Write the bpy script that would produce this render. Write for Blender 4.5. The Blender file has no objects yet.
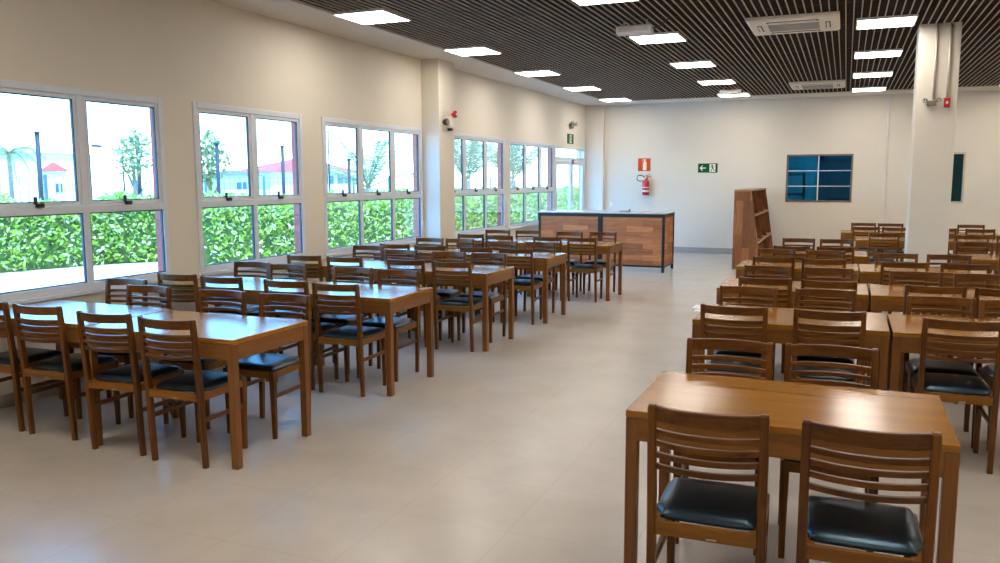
import bpy, bmesh, math, random
from mathutils import Vector, Matrix
rnd = random.Random(7)
scene = bpy.context.scene
COL = scene.collection
PI = math.pi

# ------------------------------------------------------------------ helpers
def add_box(bm, x0, y0, z0, x1, y1, z1, bev=0.0, seg=1, mi=0):
    vs = [bm.verts.new(p) for p in ((x0,y0,z0),(x1,y0,z0),(x1,y1,z0),(x0,y1,z0),(x0,y0,z1),(x1,y0,z1),(x1,y1,z1),(x0,y1,z1))]
    fs = [bm.faces.new([vs[i] for i in f]) for f in ((3,2,1,0),(4,5,6,7),(0,1,5,4),(1,2,6,5),(2,3,7,6),(3,0,4,7))]
    for f in fs: f.material_index = mi
    if bev > 0:
        es = list({e for f in fs for e in f.edges})
        r = bmesh.ops.bevel(bm, geom=es, offset=bev, segments=seg, affect='EDGES', profile=0.5)
        for f in r['faces']: f.material_index = mi
    return bm

def add_loft(bm, rings, cap=True, mi=0, closed=True):
    """rings: lists of points, same count; skinned one to the next"""
    vv = [[bm.verts.new(p) for p in r] for r in rings]
    n = len(vv[0])
    for a, b in zip(vv, vv[1:]):
        for i in range(n if closed else n-1):
            j = (i+1) % n
            f = bm.faces.new((a[i], a[j], b[j], b[i])); f.material_index = mi
    if cap:
        f = bm.faces.new(list(reversed(vv[0]))); f.material_index = mi
        f = bm.faces.new(vv[-1]); f.material_index = mi
    return bm

def add_prism(bm, prof, x0, x1, axis='X', mi=0):
    """closed 2-D profile extruded along an axis"""
    def P(u, v, t):
        return {'X': (t,u,v), 'Y': (u,t,v), 'Z': (u,v,t)}[axis]
    add_loft(bm, [[P(u,v,x0) for u,v in prof], [P(u,v,x1) for u,v in prof]], True, mi)
    bmesh.ops.recalc_face_normals(bm, faces=bm.faces[:])
    return bm

def add_tube(bm, pts, r, n=10, mi=0):
    pts = [Vector(p) for p in pts]
    rr = r if isinstance(r, (list, tuple)) else [r]*len(pts)
    rings = []
    up = Vector((0,0,1))
    for i, p in enumerate(pts):
        d = (pts[min(i+1,len(pts)-1)] - pts[max(i-1,0)]).normalized()
        a = up if abs(d.dot(up)) < .95 else Vector((1,0,0))
        u = d.cross(a).normalized(); v = d.cross(u).normalized()
        rings.append([p + rr[i]*(math.cos(2*PI*k/n)*u + math.sin(2*PI*k/n)*v) for k in range(n)])
    add_loft(bm, rings, True, mi)
    bmesh.ops.recalc_face_normals(bm, faces=bm.faces[:])
    return bm

def add_lathe(bm, prof, c=(0,0,0), n=20, axis='Z', mi=0):
    rings = []
    for r, h in prof:
        ring = []
        for k in range(n):
            a = 2*PI*k/n; u, v = r*math.cos(a), r*math.sin(a)
            q = {'Z': (u,v,h), 'Y': (u,h,v), 'X': (h,u,v)}[axis]
            ring.append((c[0]+q[0], c[1]+q[1], c[2]+q[2]))
        rings.append(ring)
    add_loft(bm, rings, True, mi)
    bmesh.ops.recalc_face_normals(bm, faces=bm.faces[:])
    return bm

def obj(name, bm, mats, parent=None, smooth=False):
    me = bpy.data.meshes.new(name)
    bm.to_mesh(me); bm.free()
    for m in (mats if isinstance(mats, (list, tuple)) else [mats]): me.materials.append(m)
    if smooth: me.polygons.foreach_set('use_smooth', [True]*len(me.polygons))
    o = bpy.data.objects.new(name, me); COL.objects.link(o)
    if parent: o.parent = parent
    return o

def B(): return bmesh.new()
def box(name, x0, y0, z0, x1, y1, z1, m, parent=None, bev=0.0, seg=1):
    return obj(name, add_box(B(), x0,y0,z0,x1,y1,z1,bev,seg), m, parent)

def tag(o, label, cat, group=None):
    o['label'] = label; o['category'] = cat
    if group: o['group'] = group
    return o
def thing(name, label, cat, loc=(0,0,0), rz=0.0, group=None):
    o = bpy.data.objects.new(name, None); COL.objects.link(o)
    o.empty_display_size = .1
    o.location = loc; o.rotation_euler = (0,0,rz)
    return tag(o, label, cat, group)
def struct(o, label=None):
    o['kind'] = 'structure'
    if label: o['label'] = label
    return o
def struct_empty(name, label=None):
    o = bpy.data.objects.new(name, None); COL.objects.link(o); o.empty_display_size = .1
    return struct(o, label)
def dup(root, loc, rz, label, group=None):
    r = root.copy(); COL.objects.link(r); r.location = loc; r.rotation_euler = (0,0,rz)
    r['label'] = label
    if group: r['group'] = group
    for ch in list(root.children):
        c = ch.copy(); COL.objects.link(c); c.parent = r
        for g in list(ch.children):
            d = g.copy(); COL.objects.link(d); d.parent = c
    return r

# ------------------------------------------------------------------ materials
def new_mat(name):
    m = bpy.data.materials.new(name); m.use_nodes = True
    nt = m.node_tree; nt.nodes.clear()
    out = nt.nodes.new('ShaderNodeOutputMaterial')
    return m, nt, out
def pbsdf(nt, out, col=(.5,.5,.5), rough=.5, metal=0.0, spec=.5, coat=0.0, coat_r=.1):
    b = nt.nodes.new('ShaderNodeBsdfPrincipled')
    b.inputs['Base Color'].default_value = (*col, 1)
    b.inputs['Roughness'].default_value = rough
    b.inputs['Metallic'].default_value = metal
    b.inputs['Specular IOR Level'].default_value = spec
    b.inputs['Coat Weight'].default_value = coat
    b.inputs['Coat Roughness'].default_value = coat_r
    nt.links.new(b.outputs[0], out.inputs[0])
    return b
def N(nt, t, **kw):
    n = nt.nodes.new(t)
    for k, v in kw.items():
        if k in n.inputs.keys(): n.inputs[k].default_value = v
        else: setattr(n, k, v)
    return n
def ramp(nt, fac, stops):
    r = nt.nodes.new('ShaderNodeValToRGB')
    el = r.color_ramp.elements
    while len(el) < len(stops): el.new(.5)
    for e, (p, c) in zip(el, stops): e.position = p; e.color = (*c, 1)
    nt.links.new(fac, r.inputs[0])
    return r
def plain(name, col, rough=.5, metal=0.0, spec=.5, var=0.04, scale=8.0, coat=0.0, bump=0.0):
    """plain colour with a little procedural mottling"""
    m, nt, out = new_mat(name)
    b = pbsdf(nt, out, col, rough, metal, spec, coat)
    tc = N(nt, 'ShaderNodeTexCoord'); no = N(nt, 'ShaderNodeTexNoise', Scale=scale, Detail=4.0)
    nt.links.new(tc.outputs['Object'], no.inputs['Vector'])
    r = ramp(nt, no.outputs[0], [(.3, tuple(c*(1-var) for c in col)), (.7, tuple(min(1,c*(1+var)) for c in col))])
    nt.links.new(r.outputs[0], b.inputs['Base Color'])
    if bump > 0:
        n2 = N(nt, 'ShaderNodeTexNoise', Scale=scale*30, Detail=2.0); nt.links.new(tc.outputs['Object'], n2.inputs['Vector'])
        bp = N(nt, 'ShaderNodeBump', Strength=bump, Distance=.002); nt.links.new(n2.outputs[0], bp.inputs['Height'])
        nt.links.new(bp.outputs[0], b.inputs['Normal'])
    return m
def wood(name, c0, c1, axis, rough=.3, scale=1.0, coat=.0, spec=.5, rand=.25):
    """grain stretched along an axis; each object a little lighter or darker"""
    m, nt, out = new_mat(name)
    b = pbsdf(nt, out, c0, rough, 0, spec, coat, .12)
    tc = N(nt, 'ShaderNodeTexCoord'); oi = N(nt, 'ShaderNodeObjectInfo')
    mp = N(nt, 'ShaderNodeMapping')
    s = [34*scale]*3; s['XYZ'.index(axis)] = 2.2*scale
    mp.inputs['Scale'].default_value = s
    nt.links.new(tc.outputs['Object'], mp.inputs['Vector'])
    cx = N(nt, 'ShaderNodeCombineXYZ'); mm = N(nt, 'ShaderNodeMath', operation='MULTIPLY'); mm.inputs[1].default_value = 37.0
    nt.links.new(oi.outputs['Random'], mm.inputs[0])
    for k in range(3): nt.links.new(mm.outputs[0], cx.inputs[k])
    nt.links.new(cx.outputs[0], mp.inputs['Location'])
    no = N(nt, 'ShaderNodeTexNoise', Scale=1.0, Detail=5.0, Roughness=.6, Distortion=.6)
    nt.links.new(mp.outputs[0], no.inputs['Vector'])
    r = ramp(nt, no.outputs[0], [(.28, c0), (.72, c1)])
    hs = N(nt, 'ShaderNodeHueSaturation')
    mr = N(nt, 'ShaderNodeMapRange'); mr.inputs['To Min'].default_value = 1-rand; mr.inputs['To Max'].default_value = 1+rand
    nt.links.new(oi.outputs['Random'], mr.inputs['Value']); nt.links.new(mr.outputs[0], hs.inputs['Value'])
    nt.links.new(r.outputs[0], hs.inputs['Color']); nt.links.new(hs.outputs[0], b.inputs['Base Color'])
    return m
def plank_wood(name, axis_long, axis_across, cols, L=.75, W=.11, rough=.5):
    """boards laid in staggered rows: for counter fronts and the bookcase"""
    m, nt, out = new_mat(name)
    b = pbsdf(nt, out, cols[0], rough)
    tc = N(nt, 'ShaderNodeTexCoord'); sp = N(nt, 'ShaderNodeSeparateXYZ')
    nt.links.new(tc.outputs['Object'], sp.inputs[0])
    cb = N(nt, 'ShaderNodeCombineXYZ')
    nt.links.new(sp.outputs['XYZ'.index(axis_long)], cb.inputs[0]); nt.links.new(sp.outputs['XYZ'.index(axis_across)], cb.inputs[1])
    br = N(nt, 'ShaderNodeTexBrick', Scale=1.0); br.offset = .37; br.squash = 1.0
    br.inputs['Brick Width'].default_value = L; br.inputs['Row Height'].default_value = W
    br.inputs['Mortar Size'].default_value = .0015; br.inputs['Bias'].default_value = 0.0
    br.inputs['Color1'].default_value = (.0,.0,.0,1); br.inputs['Color2'].default_value = (1,1,1,1); br.inputs['Mortar'].default_value = (.1,.1,.1,1)
    nt.links.new(cb.outputs[0], br.inputs['Vector'])
    mp = N(nt, 'ShaderNodeMapping'); mp.inputs['Scale'].default_value = (3.0, 40, 1)
    nt.links.new(cb.outputs[0], mp.inputs['Vector'])
    ad = N(nt, 'ShaderNodeMixRGB', blend_type='ADD'); ad.inputs[0].default_value = 1.0
    mu = N(nt, 'ShaderNodeMixRGB', blend_type='MULTIPLY'); mu.inputs[0].default_value = 1.0; mu.inputs[2].default_value = (30,30,30,1)
    nt.links.new(br.outputs['Color'], mu.inputs[1]); nt.links.new(mp.outputs[0], ad.inputs[1]); nt.links.new(mu.outputs[0], ad.inputs[2])
    no = N(nt, 'ShaderNodeTexNoise', Scale=1.0, Detail=5.0, Roughness=.6, Distortion=.8)
    nt.links.new(ad.outputs[0], no.inputs['Vector'])
    g = ramp(nt, no.outputs[0], [(.3, cols[0]), (.7, cols[1])])
    g2 = ramp(nt, br.outputs['Color'], [(0, (.62,.58,.55)), (.5, (.98,.96,.95)), (1, (1.30,1.30,1.30))])
    mx = N(nt, 'ShaderNodeMixRGB', blend_type='MULTIPLY'); mx.inputs[0].default_value = 1.0
    nt.links.new(g.outputs[0], mx.inputs[1]); nt.links.new(g2.outputs[0], mx.inputs[2])
    nt.links.new(mx.outputs[0], b.inputs['Base Color'])
    return m
def emit(name, col, s):
    m, nt, out = new_mat(name)
    e = N(nt, 'ShaderNodeEmission', Strength=s); e.inputs[0].default_value = (*col, 1)
    nt.links.new(e.outputs[0], out.inputs[0])
    return m
def glass(name, tint=(1,1,1), refl=.07):
    m, nt, out = new_mat(name)
    t = N(nt, 'ShaderNodeBsdfTransparent'); t.inputs[0].default_value = (*tint, 1)
    g = N(nt, 'ShaderNodeBsdfGlossy', Roughness=.02); g.inputs[0].default_value = (1,1,1,1)
    lw = N(nt, 'ShaderNodeLayerWeight', Blend=.12)
    mr = N(nt, 'ShaderNodeMapRange'); mr.inputs['To Min'].default_value = refl*.5; mr.inputs['To Max'].default_value = .6
    nt.links.new(lw.outputs['Fresnel'], mr.inputs['Value'])
    mx = N(nt, 'ShaderNodeMixShader')
    nt.links.new(mr.outputs[0], mx.inputs[0]); nt.links.new(t.outputs[0], mx.inputs[1]); nt.links.new(g.outputs[0], mx.inputs[2])
    nt.links.new(mx.outputs[0], out.inputs[0])
    return m
def leafy(name, cols, scale=3.0):
    m, nt, out = new_mat(name)
    b = N(nt, 'ShaderNodeBsdfDiffuse'); tr = N(nt, 'ShaderNodeBsdfTranslucent')
    ge = N(nt, 'ShaderNodeNewGeometry')
    mr = ramp(nt, ge.outputs['Random Per Island'], [(i/(len(cols)-1), c) for i, c in enumerate(cols)])
    nt.links.new(mr.outputs[0], b.inputs[0]); nt.links.new(mr.outputs[0], tr.inputs[0])
    mx = N(nt, 'ShaderNodeMixShader'); mx.inputs[0].default_value = .35
    nt.links.new(b.outputs[0], mx.inputs[1]); nt.links.new(tr.outputs[0], mx.inputs[2]); nt.links.new(mx.outputs[0], out.inputs[0])
    return m

M = {}
M['wall'] = plain('cream_paint', (.72,.675,.585), .75, var=.02, scale=1.5)
M['plaster'] = plain('ceiling_border_paint', (.74,.69,.60), .8, var=.02, scale=2)
M['ceil_dark'] = plain('dark_brown_ceiling', (.020,.012,.0085), .8, spec=.05, var=.15, scale=12)
M['rib'] = plain('pale_ceiling_rib', (.50,.43,.33), .6, spec=.1, var=.05, scale=4)
M['base'] = plain('grey_baseboard', (.36,.35,.33), .5)
M['alu'] = plain('light_aluminium', (.68,.735,.80), .4, spec=.5, var=.02)
M['gasket'] = plain('dark_gasket', (.05,.06,.07), .6)
M['black'] = plain('black_metal', (.012,.014,.016), .4, var=.1)
M['blackplastic'] = plain('black_plastic', (.02,.02,.02), .45)
M['whiteplastic'] = plain('white_plastic', (.72,.70,.65), .45, var=.02)
M['acwhite'] = plain('cream_white_plastic', (.90,.82,.65), .45, var=.02)
M['acgrey'] = plain('grille_grey', (.20,.17,.13), .6, var=.1)
M['slit'] = plain('dark_slit', (.03,.025,.02), .6)
M['redgloss'] = plain('red_gloss', (.48,.010,.014), .25, coat=.4, var=.03)
M['redsign'] = plain('orange_red_sign', (.62,.065,.016), .5, spec=.2, var=.02)
M['signcream'] = plain('glow_cream', (.82,.78,.52), .5, var=.02)
M['green'] = plain('sign_green', (.003,.085,.026), .5, spec=.2, var=.03)
M['signwhite'] = plain('sign_white', (.80,.86,.72), .5, var=.02)
M['chrome'] = plain('chrome', (.7,.7,.7), .25, metal=1.0, var=.02)
M['conduit'] = plain('conduit_grey', (.55,.51,.44), .4, metal=.3, var=.03)
M['granite'] = plain('pale_counter_top', (.58,.60,.60), .2, var=.12, scale=90)
M['redbrick'] = plain('red_painted_render', (.42,.075,.05), .7, var=.1, scale=3)
M['paper'] = plain('white_paper', (.85,.85,.83), .7, var=.01)
M['leather'] = plain('black_leatherette', (.002,.005,.009), .31, spec=.95, var=.1, scale=20, bump=.10)
M['leather'].node_tree.nodes['Principled BSDF'].inputs['Specular Tint'].default_value = (.48,.78,1.0,1)  # blue window reflection tinted into the sheen of the black seats
CH0, CH1 = (.060,.0185,.0022), (.185,.064,.0065)
M['chair_x'] = wood('chair_wood_across', CH0, CH1, 'X', .36, spec=.32)
M['chair_z'] = wood('chair_wood_upright', CH0, CH1, 'Z', .36, spec=.32)
M['chair_y'] = wood('chair_wood_deep', CH0, CH1, 'Y', .36, spec=.32)
M['seat_rail'] = wood('seat_rail_wood', (.16,.058,.006), (.27,.108,.012), 'X', .36, spec=.32, rand=.12)
TB0, TB1 = (.24,.092,.006), (.37,.155,.011)
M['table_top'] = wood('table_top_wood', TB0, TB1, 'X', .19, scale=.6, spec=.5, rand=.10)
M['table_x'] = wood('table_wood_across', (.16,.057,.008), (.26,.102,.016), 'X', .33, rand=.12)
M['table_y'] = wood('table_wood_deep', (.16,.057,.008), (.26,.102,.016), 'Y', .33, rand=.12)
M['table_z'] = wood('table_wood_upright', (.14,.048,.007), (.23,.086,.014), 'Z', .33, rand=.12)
M['counter_wood'] = plank_wood('counter_boards', 'X', 'Z', ((.34,.122,.040),(.56,.235,.092)), .48, .10)
M['counter_wood_side'] = plank_wood('counter_boards_side', 'Y', 'Z', ((.34,.122,.040),(.56,.235,.092)), .48, .10)
M['shelf_side'] = plank_wood('bookcase_boards_upright', 'Z', 'X', ((.22,.080,.024),(.40,.165,.060)), .62, .12)
M['shelf_in'] = plank_wood('bookcase_boards_back', 'Z', 'Y', ((.20,.066,.02),(.33,.125,.042)), .62, .12)
M['shelf_board'] = wood('bookcase_shelf_wood', (.30,.15,.07), (.45,.25,.13), 'Y', .5, rand=.05)
M['glass'] = glass('window_glass')
M['blueglass'] = glass('blue_film_glass', (.006,.24,.36), .05)
M['tealglass'] = glass('teal_film_glass', (.05,.14,.15), .05)
M['lamp'] = emit('ceiling_panel_glow', (1.0,.90,.79), 22.5)
M['ground'] = plain('pale_sunlit_paving', (.62,.60,.56), .9, var=.06, scale=3)
M['leaf'] = leafy('hedge_leaves', [(.12,.24,.03),(.22,.40,.05),(.34,.54,.08),(.48,.60,.20),(.78,.78,.58)])
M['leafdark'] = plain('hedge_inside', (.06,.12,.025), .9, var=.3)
M['palmleaf'] = leafy('palm_leaves', [(.17,.26,.12),(.27,.34,.20),(.40,.45,.32)])
M['treeleaf'] = leafy('tree_leaves', [(.15,.21,.06),(.28,.33,.14),(.50,.52,.36)])
M['trunk'] = plain('pale_trunk', (.22,.20,.16), .9, var=.15, scale=10)
M['trunkyellow'] = plain('yellowish_trunk', (.22,.17,.04), .9, var=.15, scale=10)
M['pole'] = plain('grey_green_pole', (.012,.022,.026), .6, var=.1)
M['fence'] = plain('pale_fence_wire', (.10,.15,.18), .6, var=.1)
M['housewall'] = plain('white_house_paint', (.80,.80,.80), .9, var=.02)
M['roofred'] = plain('red_roof', (.32,.055,.030), .8, var=.1)
M['roofgrey'] = plain('grey_roof', (.08,.09,.08), .8, var=.1)
M['housewin'] = plain('blue_window', (.01,.08,.13), .4, var=.1)
M['grass'] = plain('sunlit_grass', (.16,.24,.06), .9, var=.3, scale=2)

def floor_mat():
    m, nt, out = new_mat('porcelain_tile')
    b = pbsdf(nt, out, (.5,.46,.4), .27, 0, .5)
    tc = N(nt, 'ShaderNodeTexCoord'); mp = N(nt, 'ShaderNodeMapping')
    mp.inputs['Location'].default_value = (3.14, -2.79, 0)
    nt.links.new(tc.outputs['Object'], mp.inputs['Vector'])
    br = N(nt, 'ShaderNodeTexBrick', Scale=1.0); br.offset = 0.0
    br.inputs['Brick Width'].default_value = .585; br.inputs['Row Height'].default_value = .58
    br.inputs['Mortar Size'].default_value = .0016; br.inputs['Bias'].default_value = 0
    br.inputs['Color1'].default_value = (.475,.428,.372,1); br.inputs['Color2'].default_value = (.485,.437,.380,1); br.inputs['Mortar'].default_value = (.40,.36,.305,1)
    nt.links.new(mp.outputs[0], br.inputs['Vector'])
    no = N(nt, 'ShaderNodeTexNoise', Scale=2.2, Detail=6.0, Roughness=.6)
    nt.links.new(tc.outputs['Object'], no.inputs['Vector'])
    r = ramp(nt, no.outputs[0], [(.3, (.93,.93,.93)), (.7, (1.05,1.04,1.03))])
    mx = N(nt, 'ShaderNodeMixRGB', blend_type='MULTIPLY'); mx.inputs[0].default_value = 1
    nt.links.new(br.outputs['Color'], mx.inputs[1]); nt.links.new(r.outputs[0], mx.inputs[2]); nt.links.new(mx.outputs[0], b.inputs['Base Color'])
    return m
M['floor'] = floor_mat()

# ------------------------------------------------------------------ room shell
XL, XR, YB, YF, ZC = -5.56, 7.6, -3.6, 18.41, 3.30
struct(box('floor', XL-.2, YB-.2, -.12, XR+.2, YF+.2, 0, M['floor']), 'glossy beige porcelain tile floor')
ZS, ZT, ZM = .785, 2.335, 1.41
WINS = [(3.90,5.57,2), (5.96,7.58,2), (7.98,10.355,3), (10.96,13.44,3), (13.64,16.08,3)]
DOOR = (16.15,18.26)
def wall_with_holes(bm, x0, x1):
    ys = [YB-.2]
    for a, b, _ in WINS: ys += [a, b]
    ys += [DOOR[0], DOOR[1], YF+.2]
    holes = [(a, b, ZS, ZT) for a, b, _ in WINS] + [(DOOR[0], DOOR[1], 0, ZT)]
    for a, b in zip(ys, ys[1:]):
        h = [h for h in holes if abs(h[0]-a) < 1e-6]
        if h:
            if h[0][2] > 0: add_box(bm, x0, a, -.1, x1, b, h[0][2])
            add_box(bm, x0, a, h[0][3], x1, b, ZC+.3)
        else: add_box(bm, x0, a, -.1, x1, b, ZC+.3)
    return bm
struct(obj('wall_left', wall_with_holes(B(), XL-.04, XL), M['wall']), 'long cream window wall')
struct(obj('wall_exterior', wall_with_holes(B(), XL-.135, XL-.041), M['redbrick']), 'red outer skin of the window wall')
# far wall with two inside windows
def far_wall():
    bm = B(); y0, y1 = YF, YF+.14
    xs = [XL, -1.17, .12, 1.42, 2.14, XR]
    for i, (a, b) in enumerate(zip(xs, xs[1:])):
        if i in (1, 3):
            add_box(bm, a, y0, 0, b, y1, 1.14); add_box(bm, a, y0, 2.13, b, y1, ZC+.3)
        else: add_box(bm, a, y0, 0, b, y1, ZC+.3)
    return bm
struct(obj('wall_far', far_wall(), M['wall']), 'cream far wall')
struct(box('wall_right', XR, YB, 0, XR+.15, YF, ZC+.3, M['wall']))
struct(box('wall_back', XL, YB-.15, 0, XR, YB, ZC+.3, M['wall']))
# pillars
struct(box('wall_pilaster', XL, 10.385, 0, -5.285, 10.865, ZC, M['wall'], bev=.004), 'cream pilaster on the window wall')
struct(box('wall_corner_pilaster', XL, 18.29, 0, -5.13, YF, ZC, M['wall'], bev=.004), 'cream pilaster in the far corner')
struct(box('wall_pillar', .678, 10.37, 0, 1.088, 10.80, ZC+.02, M['wall'], bev=.006), 'free-standing cream pillar')
struct(box('baseboard_far', -5.13, YF-.015, 0, XR, YF, .12, M['base'], bev=.003))
struct(box('baseboard_left', XL, YB, 0, XL+.015, DOOR[0]-.02, .10, M['base'], bev=.003))
struct(box('trim_1', .70, YF-.03, .12, .75, YF, ZC-.01, M['whiteplastic'], bev=.006), 'slim upright cable duct on the far wall')
# ceiling: dark panels with pale ribs running down the room, plaster border
GX0, GY1 = -4.87, 17.64
bm = B()
add_box(bm, GX0, YB, ZC+.014, XR, GY1, ZC+.3)
x = GX0+.03
while x < XR-.02:
    add_box(bm, x, YB, ZC+.003, x+.0110, GY1, ZC+.015, mi=1); x += .0755
y = YB+.2
while y < GY1-.05:
    add_box(bm, GX0, y, ZC+.0105, XR, y+.006, ZC+.0145, mi=2); y += .61
struct(obj('ceiling', bm, [M['ceil_dark'], M['rib'], M['slit']]), 'dark slatted ceiling with pale ribs')
bm = B(); add_box(bm, XL, YB, ZC, GX0, YF, ZC+.3); add_box(bm, GX0, GY1, ZC, XR, YF, ZC+.3)
struct(obj('trim_2', bm, M['plaster']), 'plain plaster border of the ceiling')
struct(box('roof', XL-.35, YB-.3, ZC+.31, XR+.3, YF+.3, ZC+.5, M['plaster']))

# ------------------------------------------------------------------ windows in the left wall
def frame_rect(bm, x0, x1, ya, yb, za, zb, w, bev=.004):
    add_box(bm, x0, ya, za, x1, ya+w, zb, bev); add_box(bm, x0, yb-w, za, x1, yb, zb, bev)
    add_box(bm, x0, ya+w, zb-w, x1, yb-w, zb, bev); add_box(bm, x0, ya+w, za, x1, yb-w, za+w, bev)
for i, (a, b, n) in enumerate(WINS):
    w = struct_empty('window_%d' % (i+1), 'white aluminium window with %d columns of panes' % n)
    bm = B()
    frame_rect(bm, XL-.035, XL+.012, a-.015, b+.015, ZS-.015, ZT+.015, .055)
    p = (b-a)/n
    for k in range(1, n): add_box(bm, XL-.030, a+k*p-.03, ZS+.03, XL+.006, a+k*p+.03, ZT-.03, .004)
    add_box(bm, XL-.030, a+.035, ZM-.03, XL+.007, b-.035, ZM+.03, .004)
    obj('window_frame', bm, M['alu'], w)
    box('window_sill', XL-.002, a-.03, ZS-.05, XL+.035, b+.03, ZS-.016, M['alu'], w, .004)
    for k in range(n):
        ya, yb = a+k*p+.032, a+(k+1)*p-.032
        if k == 0: ya = a+.042
        if k == n-1: yb = b-.042
        bm = B(); frame_rect(bm, XL-.028, XL+.002, ya, yb, ZM+.032, ZT-.042, .030, .003)
        obj('window_sash', bm, M['alu'], w)
        bm = B(); frame_rect(bm, XL-.024, XL-.002, ya+.028, yb-.028, ZM+.058, ZT-.070, .010, 0); frame_rect(bm, XL-.026, XL-.004, (a+.041 if k == 0 else ya-.0015), (b-.041 if k == n-1 else yb+.0015), ZS+.041, ZM-.031, .008, 0)
        obj('window_gasket', bm, M['gasket'], w)
        box('window_pane', XL-.017, ya+.02, ZM+.05, XL-.013, yb-.02, ZT-.06, M['glass'], w)
        box('window_pane', XL-.017, ya-.01, ZS+.03, XL-.013, yb+.01, ZM-.025, M['glass'], w)
        yc = (ya+yb)/2
        bm = B(); add_box(bm, XL-.012, yc-.03, ZM+.024, XL+.028, yc+.03, ZM+.056, .004)
        add_box(bm, XL+.006, yc-.05, ZM+.05, XL+.020, yc-.02, ZM+.105, .004)
        obj('window_latch', bm, M['blackplastic'], w)
# glazed double door with fanlight
d = struct_empty('door_1', 'white aluminium glazed double door with a fanlight')
a, b = DOOR
bm = B()
add_box(bm, XL-.07, a, 0, XL+.012, a+.06, ZT, .004); add_box(bm, XL-.07, b-.06, 0, XL+.012, b, ZT, .004)
add_box(bm, XL-.07, a+.06, ZT-.06, XL+.012, b-.06, ZT, .004); add_box(bm, XL-.07, a+.06, 2.03, XL+.010, b-.06, 2.10, .004)
add_box(bm, XL-.07, b-.42, 2.10, XL+.008, b-.37, ZT-.06, .003)
obj('door_frame', bm, M['alu'], d)
box('door_pane', XL-.04, a+.06, 2.10, XL-.035, b-.06, ZT-.06, M['glass'], d)
mid = a+.06+(b-a-.12)*.56
for (ya, yb) in ((a+.063, mid-.004), (mid+.004, b-.063)):
    bm = B(); frame_rect(bm, XL-.06, XL+.002, ya, yb, .02, 2.025, .085, .004)
    add_box(bm, XL-.058, ya+.08, .62, XL, yb-.08, .70, .003)
    leaf = obj('door_leaf', bm, M['alu'], d)
    box('door_pane', XL-.035, ya+.07, .10, XL-.030, yb-.07, 1.95, M['glass'], leaf)
bm = B(); add_box(bm, XL+.002, mid-.07, .95, XL+.02, mid-.02, 1.16, .004); add_tube(bm, [(XL+.02, mid-.045, 1.05),(XL+.055, mid-.045, 1.05),(XL+.055, mid-.15, 1.05)], .009, 8)
obj('door_handle', bm, M['chrome'], d)
bm = B(); add_box(bm, XL, mid-.05, 1.96, XL+.035, mid+.05, 2.06, .006)
obj('door_latch', bm, M['acgrey'], d)

# inside windows in the far wall, a small room behind
def inside_window(n, x0, x1, gm, cols):
    w = struct_empty('window_%d' % n, 'inside window of %s glass in the far wall' % ('blue' if cols == 2 else 'dark teal'))
    bm = B(); y0, y1 = YF-.012, YF+.08; fw = .035
    for bx in ((x0,1.14,x0+fw,2.13), (x1-fw,1.14,x1,2.13), (x0,2.13-fw,x1,2.13), (x0,1.14,x1,1.14+fw)):
        add_box(bm, bx[0], y0, bx[1], bx[2], y1, bx[3], .003)
    obj('window_frame', bm, M['conduit'] if cols == 1 else plain('brown_grey_frame', (.16,.13,.10), .5), w)
    bm = B()
    if cols == 2:
        xm = (x0+x1)/2 - .015
        add_box(bm, xm-.012, YF+.01, 1.17, xm+.012, YF+.05, 2.10, .002)
        for z in (1.47, 1.79): add_box(bm, x0+.03, YF+.012, z-.008, x1-.03, YF+.048, z+.008, .002)
        obj('window_bars', bm, M['alu'], w)
    else: bm.free()
    box('window_pane', x0+.02, YF+.028, 1.15, x1-.02, YF+.034, 2.12, gm, w)
    return w
inside_window(6, -1.17, .12, M['blueglass'], 2)
inside_window(7, 1.42, 2.14, M['tealglass'], 1)
# back room seen through the inside windows
bm = B()
add_box(bm, -2.2, YF+2.6, 0, 3.2, YF+2.7, 2.9); add_box(bm, -2.3, YF+.16, 0, -2.2, YF+2.7, 2.9); add_box(bm, 3.2, YF+.16, 0, 3.3, YF+2.7, 2.9)
struct(obj('wall_backroom', bm, M['housewall']))
struct(box('floor_backroom', -2.2, YF+.16, -.1, 3.2, YF+2.6, 0, M['floor']))
struct(box('ceiling_backroom', -2.3, YF+.16, 2.9, 3.3, YF+2.7, 3.0, M['housewall']))
bm = B()
add_box(bm, -.60, YF+2.52, 0, -.50, YF+2.6, 2.16); add_box(bm, .36, YF+2.52, 0, .46, YF+2.6, 2.16); add_box(bm, -.60, YF+2.52, 2.06, .46, YF+2.6, 2.16); add_box(bm, -.5, YF+2.56, 0, .36, YF+2.6, 2.06)
struct(obj('door_2', bm, plain('slate_door', (.10,.12,.14), .5)), 'dark door seen through the blue glass')
rk = thing('storage_rack', 'dark metal rack seen behind the blue inside window', 'rack', (-1.46, YF+1.5, 0))
for px in (0, .55):
    for py in (0, .34): box('upright', px, py, 0, px+.05, py+.05, 1.74, M['black'], rk)
for z in (.3, .78, 1.25, 1.70): box('shelf', 0, 0, z, .60, .39, z+.04, M['black'], rk)
bl = bpy.data.lights.new('backroom_fill', 'AREA'); bl.energy = 150; bl.size = 1.2; bl.color = (1,1,1)  # unseen fill light added to brighten the room behind the blue glass
blo = bpy.data.objects.new('backroom_fill', bl); COL.objects.link(blo); blo.location = (.4, YF+1.4, 2.86)

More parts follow.
